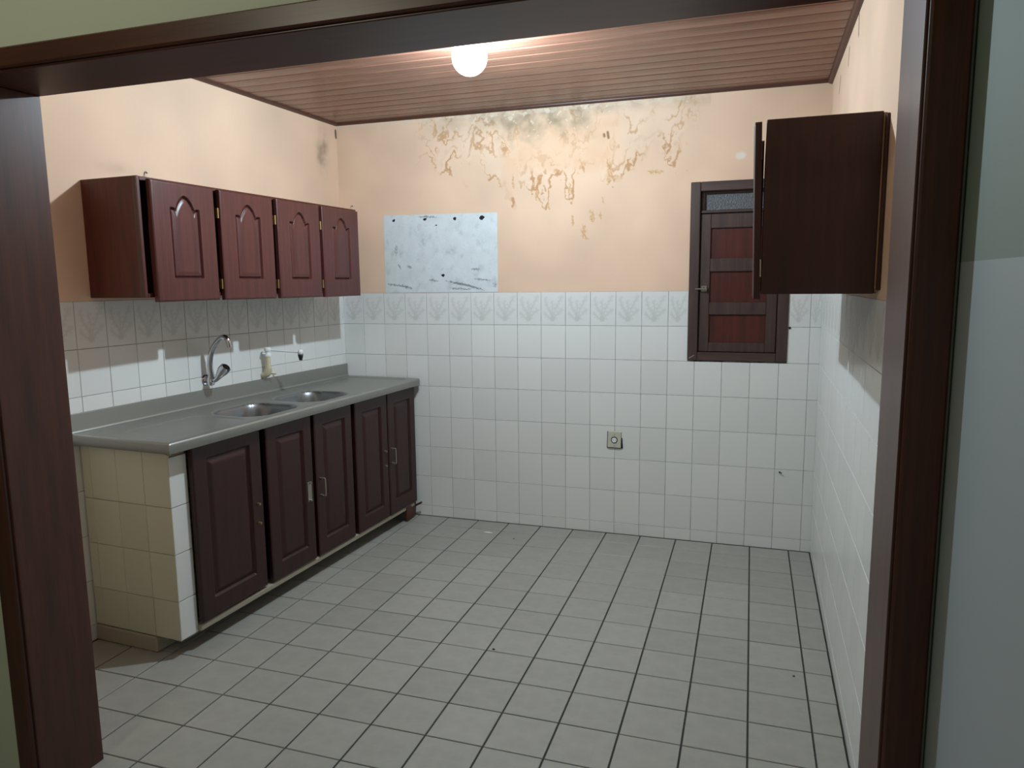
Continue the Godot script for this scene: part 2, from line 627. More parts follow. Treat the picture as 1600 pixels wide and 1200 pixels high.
# ------------------------------------------------------------------ frames of the two slanting walls
func left_at(v: float, y: float, u: float) -> Vector3:      # v out from the left wall, u along it from the back corner
	var t := atan(SLANT_L)
	return Vector3(cos(t) * v - sin(t) * u, y, sin(t) * v + cos(t) * u)


func left_turn() -> float:
	return -atan(SLANT_L)


# ------------------------------------------------------------------ tiles
var mesh_cache := {}

func shared_tile(w: float, h: float, deep: float, bev: float) -> ArrayMesh:
	var key := "%.3f %.3f %.4f" % [w, h, deep]
	if not mesh_cache.has(key):
		mesh_cache[key] = tile_mesh(w, h, deep, bev)
	return mesh_cache[key]


# wall tiles in a wall's own frame: lines along its local x at xs, rows down from the top; hole is cut out
func lay_wall_tiles(wall: Node3D, xs: Array, rows: Array, hole: Rect2, proud: float, decor: bool):
	for r in rows.size() - 1:
		for k in xs.size() - 1:
			var x0: float = xs[k]
			var x1: float = xs[k + 1]
			var y1: float = rows[r]
			var y0: float = rows[r + 1]
			if hole.size.x > 0.0 and y1 > hole.position.y + 0.02 and y0 < hole.end.y - 0.02:
				if x0 >= hole.position.x - 0.02 and x1 <= hole.end.x + 0.02:
					continue
				if x0 < hole.position.x and x1 > hole.position.x:
					x1 = hole.position.x
				elif x0 < hole.end.x and x1 > hole.end.x:
					x0 = hole.end.x
			var g := 0.0016
			if x1 - x0 < 0.012 or y1 - y0 < 0.012:
				continue
			var m = M.tile_decor if (decor and r == 0) else M.tile[rng.randi() % M.tile.size()]
			var b := Basis.from_euler(Vector3(rng.randf_range(-1, 1) * 0.003, rng.randf_range(-1, 1) * 0.003, rng.randf_range(-1, 1) * 0.0025))
			obj("tile", shared_tile(x1 - x0 - g, y1 - y0 - g, 0.005, 0.0012), m, wall, Vector3((x0 + x1) * 0.5, (y0 + y1) * 0.5, proud + rng.randf_range(-0.0003, 0.0003)), b)


func lines(from: float, step: float, first: float, last: float) -> Array:
	var out := [first]
	var k := ceili((first - from) / step + 0.02)
	while from + k * step < last - 0.012:
		out.append(from + k * step)
		k += 1
	out.append(last)
	return out


func row_lines() -> Array:
	var out := []
	for k in 8:
		out.append(TILE_TOP - TH * k)
	out.append(0.0)
	return out


# ------------------------------------------------------------------ the room
func build_floor():
	var f := struct_root("floor", "grey square ceramic floor tiles with dark grout covering the kitchen floor", "floor")
	obj("floor_slab", span(Vector3(-2.3, -0.16, -0.2), Vector3(3.2, -0.006, 6.6), 0.001), M.floor_grout, f)
	var fz0 := -0.0433
	var st := 0.19566
	for r in range(0, 14):
		for k in range(-5, 12):
			var x0 := 0.6997 + 0.203 * k
			var x1 := x0 + 0.203
			var z0: float = max(fz0 + st * r, 0.004)
			var z1 := fz0 + st * (r + 1)
			var wall_l := -SLANT_L * z0 + 0.004
			var wall_r := RIGHT_X - SLANT_R * z0 - 0.004
			if x1 < wall_l + 0.02 or x0 > wall_r - 0.02:
				continue
			x0 = max(x0, wall_l)
			x1 = min(x1, wall_r)
			var m = M.floor_tile[rng.randi() % M.floor_tile.size()]
			var b := Basis(Vector3.RIGHT, -PI / 2) * Basis.from_euler(Vector3(rng.randf_range(-1, 1) * 0.002, rng.randf_range(-1, 1) * 0.002, 0))
			obj("floor_tile", shared_tile(x1 - x0 - 0.0062, z1 - z0 - 0.0045, 0.007, 0.0015), m, f, Vector3((x0 + x1) * 0.5, rng.randf_range(-0.0004, 0.0003), (z0 + z1) * 0.5), b)
	# the hall goes on with larger slabs, none of them in the picture
	obj("hall_floor", span(Vector3(-2.1, -0.006, 2.72), Vector3(2.83, -0.0005, 6.4), 0.001), M.floor_tile[1], f)


func build_back_wall():
	var w := struct_root("wall_back", "back wall, white tiles below and damp-stained peach paint above", "wall")
	var hole := Rect2(2.163, 1.044, 0.517, 0.961)
	var st := new_st()
	for p in [[-0.5, -0.1, hole.position.x, 2.75], [hole.end.x, -0.1, 3.1, 2.75], [hole.position.x, -0.1, hole.end.x, hole.position.y], [hole.position.x, hole.end.y, hole.end.x, 2.75]]:
		add_span(st, Vector3(p[0], p[1], -0.2), Vector3(p[2], p[3], -0.006), 0.0)
	obj("masonry", st.commit(), M.masonry, w)
	# painted plaster above the tiles, with the hole for the window
	st = new_st()
	var X1 := 2.88
	var Y0 := TILE_TOP
	var Y1 := 2.5
	for p in [[0.0, Y0, hole.position.x, Y1], [hole.end.x, Y0, X1, Y1], [hole.position.x, hole.end.y, hole.end.x, Y1]]:
		var uv = func(x, y): return Vector2(x / X1, (Y1 - y) / (Y1 - Y0))
		quad(st, Vector3(p[0], p[1], 0), Vector3(p[2], p[1], 0), Vector3(p[2], p[3], 0), Vector3(p[0], p[3], 0), Vector3.BACK, uv.call(p[0], p[1]), uv.call(p[2], p[1]), uv.call(p[2], p[3]), uv.call(p[0], p[3]))
		quad(st, Vector3(p[0], p[1], -0.006), Vector3(p[2], p[1], -0.006), Vector3(p[2], p[1], 0), Vector3(p[0], p[1], 0), Vector3.DOWN, uv.call(p[0], p[1]), uv.call(p[2], p[1]), uv.call(p[2], p[1]), uv.call(p[0], p[1]))
	var pm := mat(Color(1, 1, 1), 0.85)
	pm.albedo_texture = damp_texture()
	var pl := obj("damp_paint", st.commit(), pm, w)
	pl.set_meta("label", "peach paint stained brown by water under the ceiling")
	# grout bed and tiles
	st = new_st()
	for p in [[0.0, 0.0, hole.position.x, Y0], [hole.end.x, 0.0, X1, Y0], [hole.position.x, 0.0, hole.end.x, hole.position.y]]:
		add_span(st, Vector3(p[0], p[1], -0.0065), Vector3(p[2], p[3], -0.0012), 0.0)
	obj("grout", st.commit(), M.grout, w)
	lay_wall_tiles(w, lines(0.1422, TW, -0.001, RIGHT_X + 0.001), row_lines(), hole, 0.001, true)
	# bare rectangle of plaster
	st = new_st()
	var a := Vector3(0.305, 1.426, 0.0)
	var q := [a, Vector3(1.052, 1.428, 0), Vector3(1.054, 1.891, 0), Vector3(0.309, 1.901, 0)]
	var up := Vector3(0, 0, 0.0022)
	quad(st, q[0] + up, q[1] + up, q[2] + up, q[3] + up, Vector3.BACK)
	for k in 4:
		var n := (k + 1) % 4
		var out: Vector3 = (q[k] + q[n]) * 0.5 - Vector3(0.68, 1.66, 0)
		quad(st, q[k], q[n], q[n] + up, q[k] + up, out)
	var bm := mat(Color(1, 1, 1), 0.85)
	bm.albedo_texture = patch_texture()
	var bp := obj("bare_patch", st.commit(), bm, w)
	bp.set_meta("label", "unpainted white rectangle with scuffs and plug holes")
	for p in [[0.378, 1.868, 0.9], [0.588, 1.868, 0.9], [0.785, 1.865, 1.0], [0.958, 1.866, 1.35], [0.70, 1.53, 1.0], [0.662, 1.83, 0.45]]:
		var hs := new_st()
		var c := Vector3(p[0], p[1], 0.0026)
		var rim := []
		for t in 9:
			var rr: float = 0.0095 * p[2] * (0.7 + 0.5 * rng.randf())
			rim.append(c + Vector3(cos(TAU * t / 9) * rr * 1.15, sin(TAU * t / 9) * rr, 0))
		for t in 9:
			tri(hs, c + Vector3(0, 0, -0.0002), rim[t], rim[(t + 1) % 9], Vector3.BACK)
			tri(hs, rim[t], rim[(t + 1) % 9], (rim[t] + rim[(t + 1) % 9]) * 0.5 + (rim[t] - c) * 0.25 - Vector3(0, 0, 0.0008), Vector3.BACK)
		obj("plug_hole", hs.commit(), M.dark, w)


func build_left_wall():
	# its own x runs towards the back corner, z out into the room
	var w := struct_root("wall_left", "left wall behind the sink, white tiles below peach paint", "wall", Vector3.ZERO, left_turn() + PI / 2)
	obj("masonry", span(Vector3(-2.72, -0.1, -0.2), Vector3(0.2, 2.75, -0.006), 0.0), M.masonry, w)
	var len := 2.56
	var st := new_st()
	quad(st, Vector3(-len, TILE_TOP, 0), Vector3(0, TILE_TOP, 0), Vector3(0, 2.5, 0), Vector3(-len, 2.5, 0), Vector3.BACK)
	quad(st, Vector3(-len, TILE_TOP, -0.006), Vector3(0, TILE_TOP, -0.006), Vector3(0, TILE_TOP, 0), Vector3(-len, TILE_TOP, 0), Vector3.DOWN)
	var pm := mat(Color(1, 1, 1), 0.85)
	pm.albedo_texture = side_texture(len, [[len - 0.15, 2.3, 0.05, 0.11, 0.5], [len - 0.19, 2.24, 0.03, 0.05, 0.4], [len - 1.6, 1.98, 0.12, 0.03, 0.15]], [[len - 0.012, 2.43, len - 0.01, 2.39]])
	obj("peach_paint", st.commit(), pm, w)
	obj("grout", span(Vector3(-len, 0, -0.0065), Vector3(0, TILE_TOP, -0.0012), 0.0), M.grout, w)
	lay_wall_tiles(w, lines(-0.032, 0.1425, -len, 0.0), [TILE_TOP, TILE_TOP - TH, TILE_TOP - 2 * TH, TILE_TOP - 3 * TH], Rect2(), 0.001, true)
	# lower rows are behind the sink base: only the stretch between base and opening
	var low := [-len, -2.46, -2.3175, -2.175, -2.0325, -1.90]
	var rows := []
	for k in range(3, 8):
		rows.append(TILE_TOP - TH * k)
	rows.append(0.0)
	lay_wall_tiles(w, low, rows, Rect2(), 0.001, false)


func build_right_wall():
	# its own x runs towards the viewer, z out into the room
	var w := struct_root("wall_right", "right wall, white tiles below peach paint, grey-green paint in the hall", "wall", Vector3(RIGHT_X, 0, 0), -PI / 2 - atan(SLANT_R))
	obj("masonry", span(Vector3(-0.2, -0.1, -0.2), Vector3(6.6, 2.95, -0.006), 0.0), M.masonry, w)
	var len := 2.53
	var st := new_st()
	quad(st, Vector3(0, TILE_TOP, 0), Vector3(len, TILE_TOP, 0), Vector3(len, 2.5, 0), Vector3(0, 2.5, 0), Vector3.BACK)
	quad(st, Vector3(0, TILE_TOP, -0.006), Vector3(len, TILE_TOP, -0.006), Vector3(len, TILE_TOP, 0), Vector3(0, TILE_TOP, 0), Vector3.DOWN)
	var pm := mat(Color(1, 1, 1), 0.85)
	pm.albedo_texture = side_texture(len, [[0.03, 2.3, 0.03, 0.2, 0.25]], [[1.03, 2.45, 1.05, 2.37], [0.75, 2.41, 0.73, 2.35], [0.42, 2.38, 0.39, 2.32]])
	obj("peach_paint", st.commit(), pm, w)
	obj("grout", span(Vector3(0, 0, -0.0065), Vector3(len, TILE_TOP, -0.0012), 0.0), M.tile[3], w)
	lay_wall_tiles(w, lines(0.1, TW, 0.0, len), row_lines(), Rect2(), 0.001, true)
	# the hall: two paints that meet 1.5 m up
	obj("hall_upper_paint", span(Vector3(HALL_Z - 0.02, 1.507, -0.0065), Vector3(6.4, 2.85, 0.0), 0.0), M.hall_side, w)
	obj("hall_lower_paint", span(Vector3(HALL_Z - 0.02, 0.0, -0.0065), Vector3(6.4, 1.507, 0.0), 0.0), M.hall_dado, w)


func build_front_wall():
	var w := struct_root("wall_front", "wall around the wide opening, pale grey-green on the hall side", "wall")
	var st := new_st()
	var sk := new_st()
	var xl := 0.555
	var xr := 2.778
	var yt := 2.043
	for p in [[-2.3, 0.0, xl, 2.85], [xr, 0.0, 2.8195, 2.85], [xl, yt, xr, 2.85]]:
		add_span(st, Vector3(p[0], p[1], DOOR_Z + 0.06), Vector3(p[2], p[3], HALL_Z), 0.0)
		if p[0] < 0:
			p[0] = -0.14
		add_span(sk, Vector3(p[0], p[1], DOOR_Z), Vector3(p[2], p[3], DOOR_Z + 0.06), 0.0)
	obj("hall_face", st.commit(), M.hall_paint, w)
	obj("kitchen_face", sk.commit(), M.peach, w)


func build_ceiling():
	var c := struct_root("ceiling", "varnished brown tongue-and-groove plank ceiling of the kitchen", "ceiling")
	obj("ceiling_deck", span(Vector3(-0.2, CEIL + 0.012, -0.1), Vector3(2.9, CEIL + 0.12, DOOR_Z + 0.03), 0.0), M.plank_back, c)
	var pitch := 0.1012
	var n := 25
	# plank profile across: slightly crowned, with an open V at each side
	var prof := [[-0.0503, 0.012], [-0.0503, 0.0045], [-0.044, 0.0], [-0.02, -0.0012], [0.02, -0.0012], [0.044, 0.0], [0.0503, 0.0045], [0.0503, 0.012]]
	var shapes := []
	for k in 2:
		var st := new_st()
		var L := 3.02
		for s in prof.size() - 1:
			var p: Array = prof[s]
			var q: Array = prof[s + 1]
			var t := Vector2(q[0] - p[0], q[1] - p[1])
			var out := Vector3(0, -t.x, t.y) if t.x > 0.0001 else Vector3(0, 0, signf(p[0]))
			quad(st, Vector3(-L / 2, p[1], p[0]), Vector3(L / 2, p[1], p[0]), Vector3(L / 2, q[1], q[0]), Vector3(-L / 2, q[1], q[0]), out)
		shapes.append(st.commit())
	for k in n:
		var z := pitch * (k + 0.5)
		obj("plank", shapes[k % 2], M.plank[rng.randi() % 4], c, Vector3(1.36, CEIL + rng.randf_range(-0.001, 0.001), z), Basis.from_euler(Vector3(rng.randf_range(-1, 1) * 0.006, 0, 0)))
	# mouldings along the walls
	var tb := struct_root("trim_1", "thin dark wooden moulding where the ceiling meets the back wall", "trim")
	obj("moulding", moulding(2.84, 0.013, 0.018), M.trim, tb, Vector3(1.42, CEIL, 0.0))
	var tl := struct_root("trim_2", "thin dark wooden moulding where the ceiling meets the left wall", "trim", Vector3.ZERO, left_turn() + PI / 2)
	obj("moulding", moulding(2.5, 0.014, 0.024), M.trim, tl, Vector3(-1.26, CEIL, 0.0))
	var tr := struct_root("trim_3", "thin wooden moulding where the ceiling meets the right wall", "trim", Vector3(RIGHT_X, 0, 0), -PI / 2 - atan(SLANT_R))
	obj("moulding", moulding(2.5, 0.022, 0.024), M.trim, tr, Vector3(1.26, CEIL, 0.0))


# quarter-round strip along x, in the corner of a wall (z = 0) and a ceiling (y = 0)
func moulding(L: float, drop := 0.026, out_ := 0.026) -> ArrayMesh:
	var st := new_st()
	var pts := [Vector2(0, -drop), Vector2(out_ * 0.3, -drop)]
	for k in 6:
		var a := PI / 2 * k / 5.0
		pts.append(Vector2(out_ * (0.3 + 0.7 * sin(a)), -drop * 0.9 * cos(a) - 0.001))
	pts.append(Vector2(out_, 0.004))
	for k in pts.size() - 1:
		var p: Vector2 = pts[k]
		var q: Vector2 = pts[k + 1]
		var t := q - p
		quad(st, Vector3(-L / 2, p.y, p.x), Vector3(L / 2, p.y, p.x), Vector3(L / 2, q.y, q.x), Vector3(-L / 2, q.y, q.x), Vector3(0, -t.x - 0.0001, t.y))
	for s in [-1, 1]:
		for k in pts.size() - 1:
			tri(st, Vector3(s * L / 2, 0.004, 0), Vector3(s * L / 2, pts[k].y, pts[k].x), Vector3(s * L / 2, pts[k + 1].y, pts[k + 1].x), Vector3(s, 0, 0))
	return st.commit()


func build_hall():
	var a := struct_root("wall_left_hall", "left wall of the hall behind the viewer", "wall")
	obj("hall_paint", span(Vector3(-2.3, -0.1, HALL_Z - 0.1), Vector3(-2.1, 2.95, 6.6), 0.0), M.hall_paint, a)
	var b := struct_root("wall_rear", "rear wall of the hall behind the viewer", "wall")
	obj("hall_paint", span(Vector3(-2.2, -0.1, 6.4), Vector3(3.0, 2.95, 6.6), 0.0), M.hall_paint, b)
	var c := struct_root("ceiling_hall", "plain ceiling of the hall in front of the opening", "ceiling")
	obj("hall_ceiling", span(Vector3(-2.3, 2.85, DOOR_Z + 0.02), Vector3(3.1, 2.97, 6.6), 0.0), M.hall_paint, c)


func build_window():
	var w := struct_root("window_1", "small dark wooden shutter window with a narrow glass light above", "window")
	var x0 := 2.163
	var x1 := 2.680
	var y0 := 1.044
	var y1 := 2.005
	var zf := 0.012
	for p in [["frame_side", x0, y0, x0 + 0.052, y1, M.window_wood], ["frame_side", x1 - 0.055, y0, x1, y1, M.window_wood], ["frame_head", x0 + 0.052, y1 - 0.05, x1 - 0.055, y1, M.window_wood_h], ["frame_sill", x0 + 0.052, y0, x1 - 0.055, y0 + 0.046, M.window_wood_h]]:
		obj(p[0], span(Vector3(p[1], p[2], -0.16), Vector3(p[3], p[4], zf), 0.004), p[5], w)
	# the shutter leaf, a little behind the frame: stiles and rails round three sunk panels, glass light on top
	var a := x0 + 0.055
	var b := x1 - 0.058
	var zl := -0.006
	var st := new_st()
	var xa := 2.272
	var xb := 2.568
	add_span(st, Vector3(a, 1.092, zl - 0.034), Vector3(xa, 1.836, zl), 0.003)
	add_span(st, Vector3(xb, 1.092, zl - 0.034), Vector3(b, 1.836, zl), 0.003)
	for r in [[1.092, 1.142], [1.295, 1.362], [1.528, 1.600], [1.760, 1.836]]:
		add_span(st, Vector3(xa - 0.001, r[0], zl - 0.034), Vector3(xb + 0.001, r[1], zl - 0.0005), 0.003)
	var leaf := obj("shutter", st.commit(), M.window_wood, w)
	for r in [[1.142, 1.295], [1.362, 1.528], [1.600, 1.760]]:
		obj("shutter_panel", span(Vector3(xa - 0.006, r[0] - 0.006, zl - 0.026), Vector3(xb + 0.006, r[1] + 0.006, zl - 0.013), 0.002), M.panel_red, leaf)
	var fs := new_st()
	add_span(fs, Vector3(a, 1.840, zl - 0.045), Vector3(b, 1.856, zl + 0.004), 0.003)
	add_span(fs, Vector3(a, 1.945, zl - 0.045), Vector3(b, 1.956, zl - 0.01), 0.002)
	add_span(fs, Vector3(a, 1.856, zl - 0.045), Vector3(a + 0.016, 1.945, zl - 0.01), 0.002)
	add_span(fs, Vector3(b - 0.016, 1.856, zl - 0.045), Vector3(b, 1.945, zl - 0.01), 0.002)
	obj("transom_frame", fs.commit(), M.window_wood_h, w)
	obj("glass_pane", span(Vector3(a + 0.012, 1.852, zl - 0.034), Vector3(b - 0.012, 1.949, zl - 0.029), 0.0), M.glass, w)
	obj("outer_board", span(Vector3(x0 + 0.01, y0 + 0.01, -0.2), Vector3(x1 - 0.01, y1 - 0.01, -0.165), 0.0), M.plaster, w)
	# sliding bolt on the left stile
	var ls := new_st()
	add_box(ls, Vector3(2.243, 1.437, zl + 0.002), Vector3(0.03, 0.032, 0.004), 0.001)
	add_tube(ls, [Vector3(2.198, 1.436, zl + 0.022), Vector3(2.26, 1.437, zl + 0.012)], [0.0045, 0.0045], 8)
	add_tube(ls, [Vector3(2.246, 1.437, zl + 0.012), Vector3(2.246, 1.430, zl + 0.028)], [0.0035, 0.003], 8)
	add_box(ls, Vector3(2.236, 1.437, zl + 0.01), Vector3(0.008, 0.024, 0.018), 0.001)
	add_box(ls, Vector3(2.254, 1.437, zl + 0.01), Vector3(0.007, 0.024, 0.018), 0.001)
	obj("bolt", ls.commit(), M.dull_metal, w).set_meta("label", "small dull metal sliding bolt")
	# a sliver of bare wood at the lower left corner
	obj("splinter", box(Vector3(0.034, 0.004, 0.003), 0.001), M.plaster, w, Vector3(2.186, 1.064, zf + 0.001), Basis(Vector3.BACK, 0.55))


func build_door_frame():
	var d := struct_root("door_1", "wide dark varnished wooden frame of the opening into the kitchen", "door frame")
	var xl := 0.588
	var xr := 2.745
	var yh := 2.0095
	obj("jamb", span(Vector3(xl - 0.033, 0.0, DOOR_Z - 0.004), Vector3(xl, yh, HALL_Z + 0.004), 0.002), M.frame_v, d)
	obj("jamb", span(Vector3(xr, 0.0, DOOR_Z - 0.004), Vector3(xr + 0.033, yh, HALL_Z + 0.004), 0.002), M.frame_v, d)
	obj("head_jamb", span(Vector3(xl - 0.033, yh, DOOR_Z - 0.004), Vector3(xr + 0.033, yh + 0.033, HALL_Z + 0.004), 0.002), M.frame_h, d)
	var z0 := HALL_Z
	var z1 := HALL_Z + 0.016
	obj("casing", span(Vector3(0.52, 0.0, z0), Vector3(xl - 0.006, yh + 0.006, z1), 0.004), M.frame_v, d)
	obj("casing", span(Vector3(xr + 0.005, 0.0, z0), Vector3(2.8135, yh + 0.006, z1), 0.004), M.frame_v, d)
	obj("head_casing", span(Vector3(0.52, yh + 0.006, z0), Vector3(2.8135, yh + 0.054, z1), 0.004), M.frame_h, d)


# ------------------------------------------------------------------ doors with a raised panel
# a door lies in its own xy plane, front towards +z, centred; top = func(x) gives the panel's upper edge
func door_meshes(w: float, h: float, cell: float, hw: float, y_low: float, y_high: float, arch: float, cx := 0.0) -> Array:
	var nx := int(round(w / cell))
	var ny := int(round(h / cell))
	var pos := []
	var dd := []
	for j in ny + 1:
		for i in nx + 1:
			var x := -w / 2 + w * i / nx
			var y := -h / 2 + h * j / ny
			var px := x - cx
			var top := y_high
			var slope := 0.0
			if arch > 0.0:
				var R := hw * 0.62
				var t: float = abs(px) / R
				if t < 1.0:
					top = y_high + arch * pow(cos(PI * 0.5 * t), 0.85) + 0.004
					slope = min(arch * 1.5 / R * sin(PI * 0.5 * t), 3.0)
				top -= 0.006 * exp(-pow((t - 1.0) / 0.14, 2.0))
			var d: float = max(abs(px) - hw, max(y_low - y, (y - top) / sqrt(1.0 + slope * slope)))
			var e: float = min(min(x + w / 2, w / 2 - x), min(y + h / 2, h / 2 - y))
			var z := 0.0
			if d < 0.0:
				if arch > 0.0:
					z = -0.010 * (1.0 - smoothstep(0.003, 0.010, -d)) - 0.0035 * (1.0 - smoothstep(0.010, 0.028, -d))
				else:
					z = -0.010 * (1.0 - smoothstep(0.006, 0.034, -d))
			if e < 0.007:
				z -= 0.004 * pow(1.0 - e / 0.007, 2.0)
			pos.append(Vector3(x, y, z))
			dd.append(d)
	var nrm := []
	for j in ny + 1:
		for i in nx + 1:
			var l: Vector3 = pos[j * (nx + 1) + max(i - 1, 0)]
			var r: Vector3 = pos[j * (nx + 1) + min(i + 1, nx)]
			var b: Vector3 = pos[max(j - 1, 0) * (nx + 1) + i]
			var t: Vector3 = pos[min(j + 1, ny) * (nx + 1) + i]
			nrm.append((r - l).cross(t - b).normalized())
	var out := []
	for part in 2:
		var V := PackedVector3Array()
		var N := PackedVector3Array()
		var I := PackedInt32Array()
		var map := {}
		for j in ny:
			for i in nx:
				var k := j * (nx + 1) + i
				var q := [k, k + 1, k + nx + 2, k + nx + 1]
				var inside: bool = dd[q[0]] < -0.001 or dd[q[1]] < -0.001 or dd[q[2]] < -0.001 or dd[q[3]] < -0.001
				if inside != (part == 1):
					continue
				for v in q:
					if not map.has(v):
						map[v] = V.size()
						V.append(pos[v])
						N.append(nrm[v])
				I.append_array([map[q[0]], map[q[2]], map[q[1]], map[q[0]], map[q[3]], map[q[2]]])
		if part == 0:      # sides and back, 21 mm deep
			var rim := [Vector3(-w / 2, -h / 2, -0.004), Vector3(w / 2, -h / 2, -0.004), Vector3(w / 2, h / 2, -0.004), Vector3(-w / 2, h / 2, -0.004)]
			for s in 4:
				var n := (s + 1) % 4
				var mid: Vector3 = (rim[s] + rim[n]) * 0.5
				flat_quad(V, N, I, rim[s] + Vector3(0, 0, -0.018), rim[n] + Vector3(0, 0, -0.018), rim[n], rim[s], Vector3(mid.x, mid.y, 0).normalized())
			var z := Vector3(0, 0, -0.018)
			flat_quad(V, N, I, rim[1] + z, rim[0] + z, rim[3] + z, rim[2] + z, Vector3.FORWARD)
		var arr := []
		arr.resize(Mesh.ARRAY_MAX)
		arr[Mesh.ARRAY_VERTEX] = V
		arr[Mesh.ARRAY_NORMAL] = N
		arr[Mesh.ARRAY_INDEX] = I
		var m := ArrayMesh.new()
		m.add_surface_from_arrays(Mesh.PRIMITIVE_TRIANGLES, arr)
		out.append(m)
	return out


func flat_quad(V: PackedVector3Array, N: PackedVector3Array, I: PackedInt32Array, a: Vector3, b: Vector3, c: Vector3, d: Vector3, out: Vector3):
	var s := V.size()
	for p in [a, b, c, d]:
		V.append(p)
		N.append(out)
	if (b - a).cross(c - a).dot(out) > 0.0:
		I.append_array([s, s + 2, s + 1, s, s + 3, s + 2])
	else:
		I.append_array([s, s + 1, s + 2, s, s + 2, s + 3])


const FACE_RIGHT = PI / 2      # turns a door's front from +z to +x

# ------------------------------------------------------------------ sink base
func build_sink_base():
	var o := thing("sink_cabinet", "white tiled masonry sink base with five dark red wooden doors", "cabinet", Vector3.ZERO, left_turn())
	# own axes: x out of the wall, z along it
	var uE := 1.918
	var vF := 0.474
	var st := new_st()
	add_span(st, Vector3(0.004, 0.072, uE - 0.10), Vector3(vF - 0.006, 0.850, uE - 0.006), 0.0)
	add_span(st, Vector3(0.004, 0.072, 0.06), Vector3(0.03, 0.850, uE - 0.09), 0.0)
	add_span(st, Vector3(0.004, 0.066, 0.06), Vector3(vF - 0.004, 0.092, uE - 0.006), 0.0)
	add_span(st, Vector3(0.004, 0.082, 0.03), Vector3(vF - 0.02, 0.850, 0.055), 0.0)
	obj("masonry", st.commit(), M.grout, o)
	obj("back_board", span(Vector3(0.40, 0.092, 0.055), Vector3(0.43, 0.850, uE - 0.1), 0.0), M.dark, o)
	obj("plinth", span(Vector3(0.004, 0.0, 0.03), Vector3(0.342, 0.068, uE + 0.004), 0.006), M.plaster, o)
	obj("ledge", span(Vector3(0.30, 0.076, 0.03), Vector3(0.493, 0.103, uE - 0.085), 0.005), M.plaster, o)
	# tiles of the end, and of the narrow pier beside the first door
	var ys := [0.072, 0.236, 0.430, 0.622, 0.851]
	var zs := [0.006, 0.052, 0.196, 0.340, vF]
	for r in 4:
		for k in 4:
			var w: float = zs[k + 1] - zs[k]
			var h: float = ys[r + 1] - ys[r]
			var b := Basis.from_euler(Vector3(rng.randf_range(-1, 1) * 0.006, rng.randf_range(-1, 1) * 0.006, 0))
			obj("tile", shared_tile(w - 0.0008, h - 0.0018, 0.006, 0.0012), M.old_tile[rng.randi() % 3], o, Vector3((zs[k] + zs[k + 1]) * 0.5, (ys[r] + ys[r + 1]) * 0.5, uE + rng.randf_range(-0.0004, 0.0004)), b)
	var pw := 0.090
	for r in 4:
		var y1: float = ys[r + 1] - (0.026 if r == 3 else 0.0)
		var h: float = y1 - ys[r]
		obj("tile", shared_tile(pw - 0.002, h - 0.0028, 0.006, 0.0015), M.tile[r % 3], o, Vector3(vF, (ys[r] + y1) * 0.5, uE - 0.001 - pw * 0.5), Basis(Vector3.UP, FACE_RIGHT))
	obj("mortar_strip", span(Vector3(vF - 0.02, 0.826, uE - 0.086), Vector3(vF - 0.003, 0.852, uE - 0.003), 0.002), mat(Color8(168, 140, 118), 0.9), o)
	# doors, numbered from the viewer towards the back wall
	var wide := door_meshes(0.402, 0.742, 0.0038, 0.128, -0.290, 0.302, 0.0)
	var small := door_meshes(0.328, 0.742, 0.0038, 0.097, -0.290, 0.302, 0.0)
	var ds := [[1.424, 1.826, 0.114, wide], [1.060, 1.388, 0.109, small], [0.706, 1.034, 0.107, small], [0.344, 0.672, 0.105, small], [0.006, 0.334, 0.104, small]]
	for k in 5:
		var d: Array = ds[k]
		var mid := Vector3(0.5, d[2] + 0.371, (d[0] + d[1]) * 0.5)
		var tilt := Basis(Vector3.UP, FACE_RIGHT + [0.012, -0.006, 0.004, -0.004, 0.003][k])
		var door := obj("door", d[3][0], M.base_wood, o, mid, tilt)
		obj("door_panel", d[3][1], M.base_wood, door)
		# pulls: studs, and on two doors the wire bow is still there
		var hx: float = [0.163, 0.128, -0.134, 0.128, -0.134][k]
		var hy: float = 0.466 - mid.y
		var hm = M.brass if k == 0 else M.dull_metal
		for s in [-1, 1]:
			var hs := new_st()
			add_tube(hs, [Vector3(hx, hy + s * 0.044, -0.004), Vector3(hx, hy + s * 0.044, 0.004), Vector3(hx, hy + s * 0.044, 0.013)], [0.008, 0.0062, 0.005], 10)
			obj("pull_stud", hs.commit(), hm, door)
		if k == 2 or k == 4:
			var hs := new_st()
			add_bow(hs, hx, hy)
			obj("pull", hs.commit(), hm, door)
		if k == 1:
			obj("pull_plate", span(Vector3(hx - 0.015, hy - 0.049, -0.001), Vector3(hx + 0.015, hy + 0.049, 0.003), 0.001), hm, door)
	# a loose end of dark skirting in the back corner
	st = new_st()
	add_box(st, Vector3(0.486, 0.055, 0.075), Vector3(0.014, 0.085, 0.14), 0.003, Basis(Vector3.UP, 0.1))
	add_box(st, Vector3(0.515, 0.088, 0.02), Vector3(0.05, 0.012, 0.016), 0.002, Basis(Vector3.BACK, 0.5))
	obj("broken_skirting", st.commit(), M.side_wood, o)


func add_bow(st: SurfaceTool, hx: float, hy: float):
	var pts := bend([Vector3(hx, hy + 0.046, 0.004), Vector3(hx, hy + 0.046, 0.022), Vector3(hx + 0.002, hy + 0.036, 0.027), Vector3(hx + 0.002, hy - 0.036, 0.027), Vector3(hx, hy - 0.046, 0.022), Vector3(hx, hy - 0.046, 0.004)], 4)
	var rad := []
	for p in pts:
		rad.append(0.004)
	add_tube(st, pts, rad, 8)


# ------------------------------------------------------------------ stainless worktop
const TOP_Y = 0.896
const TOP_V = 0.538
const TOP_U = 1.955

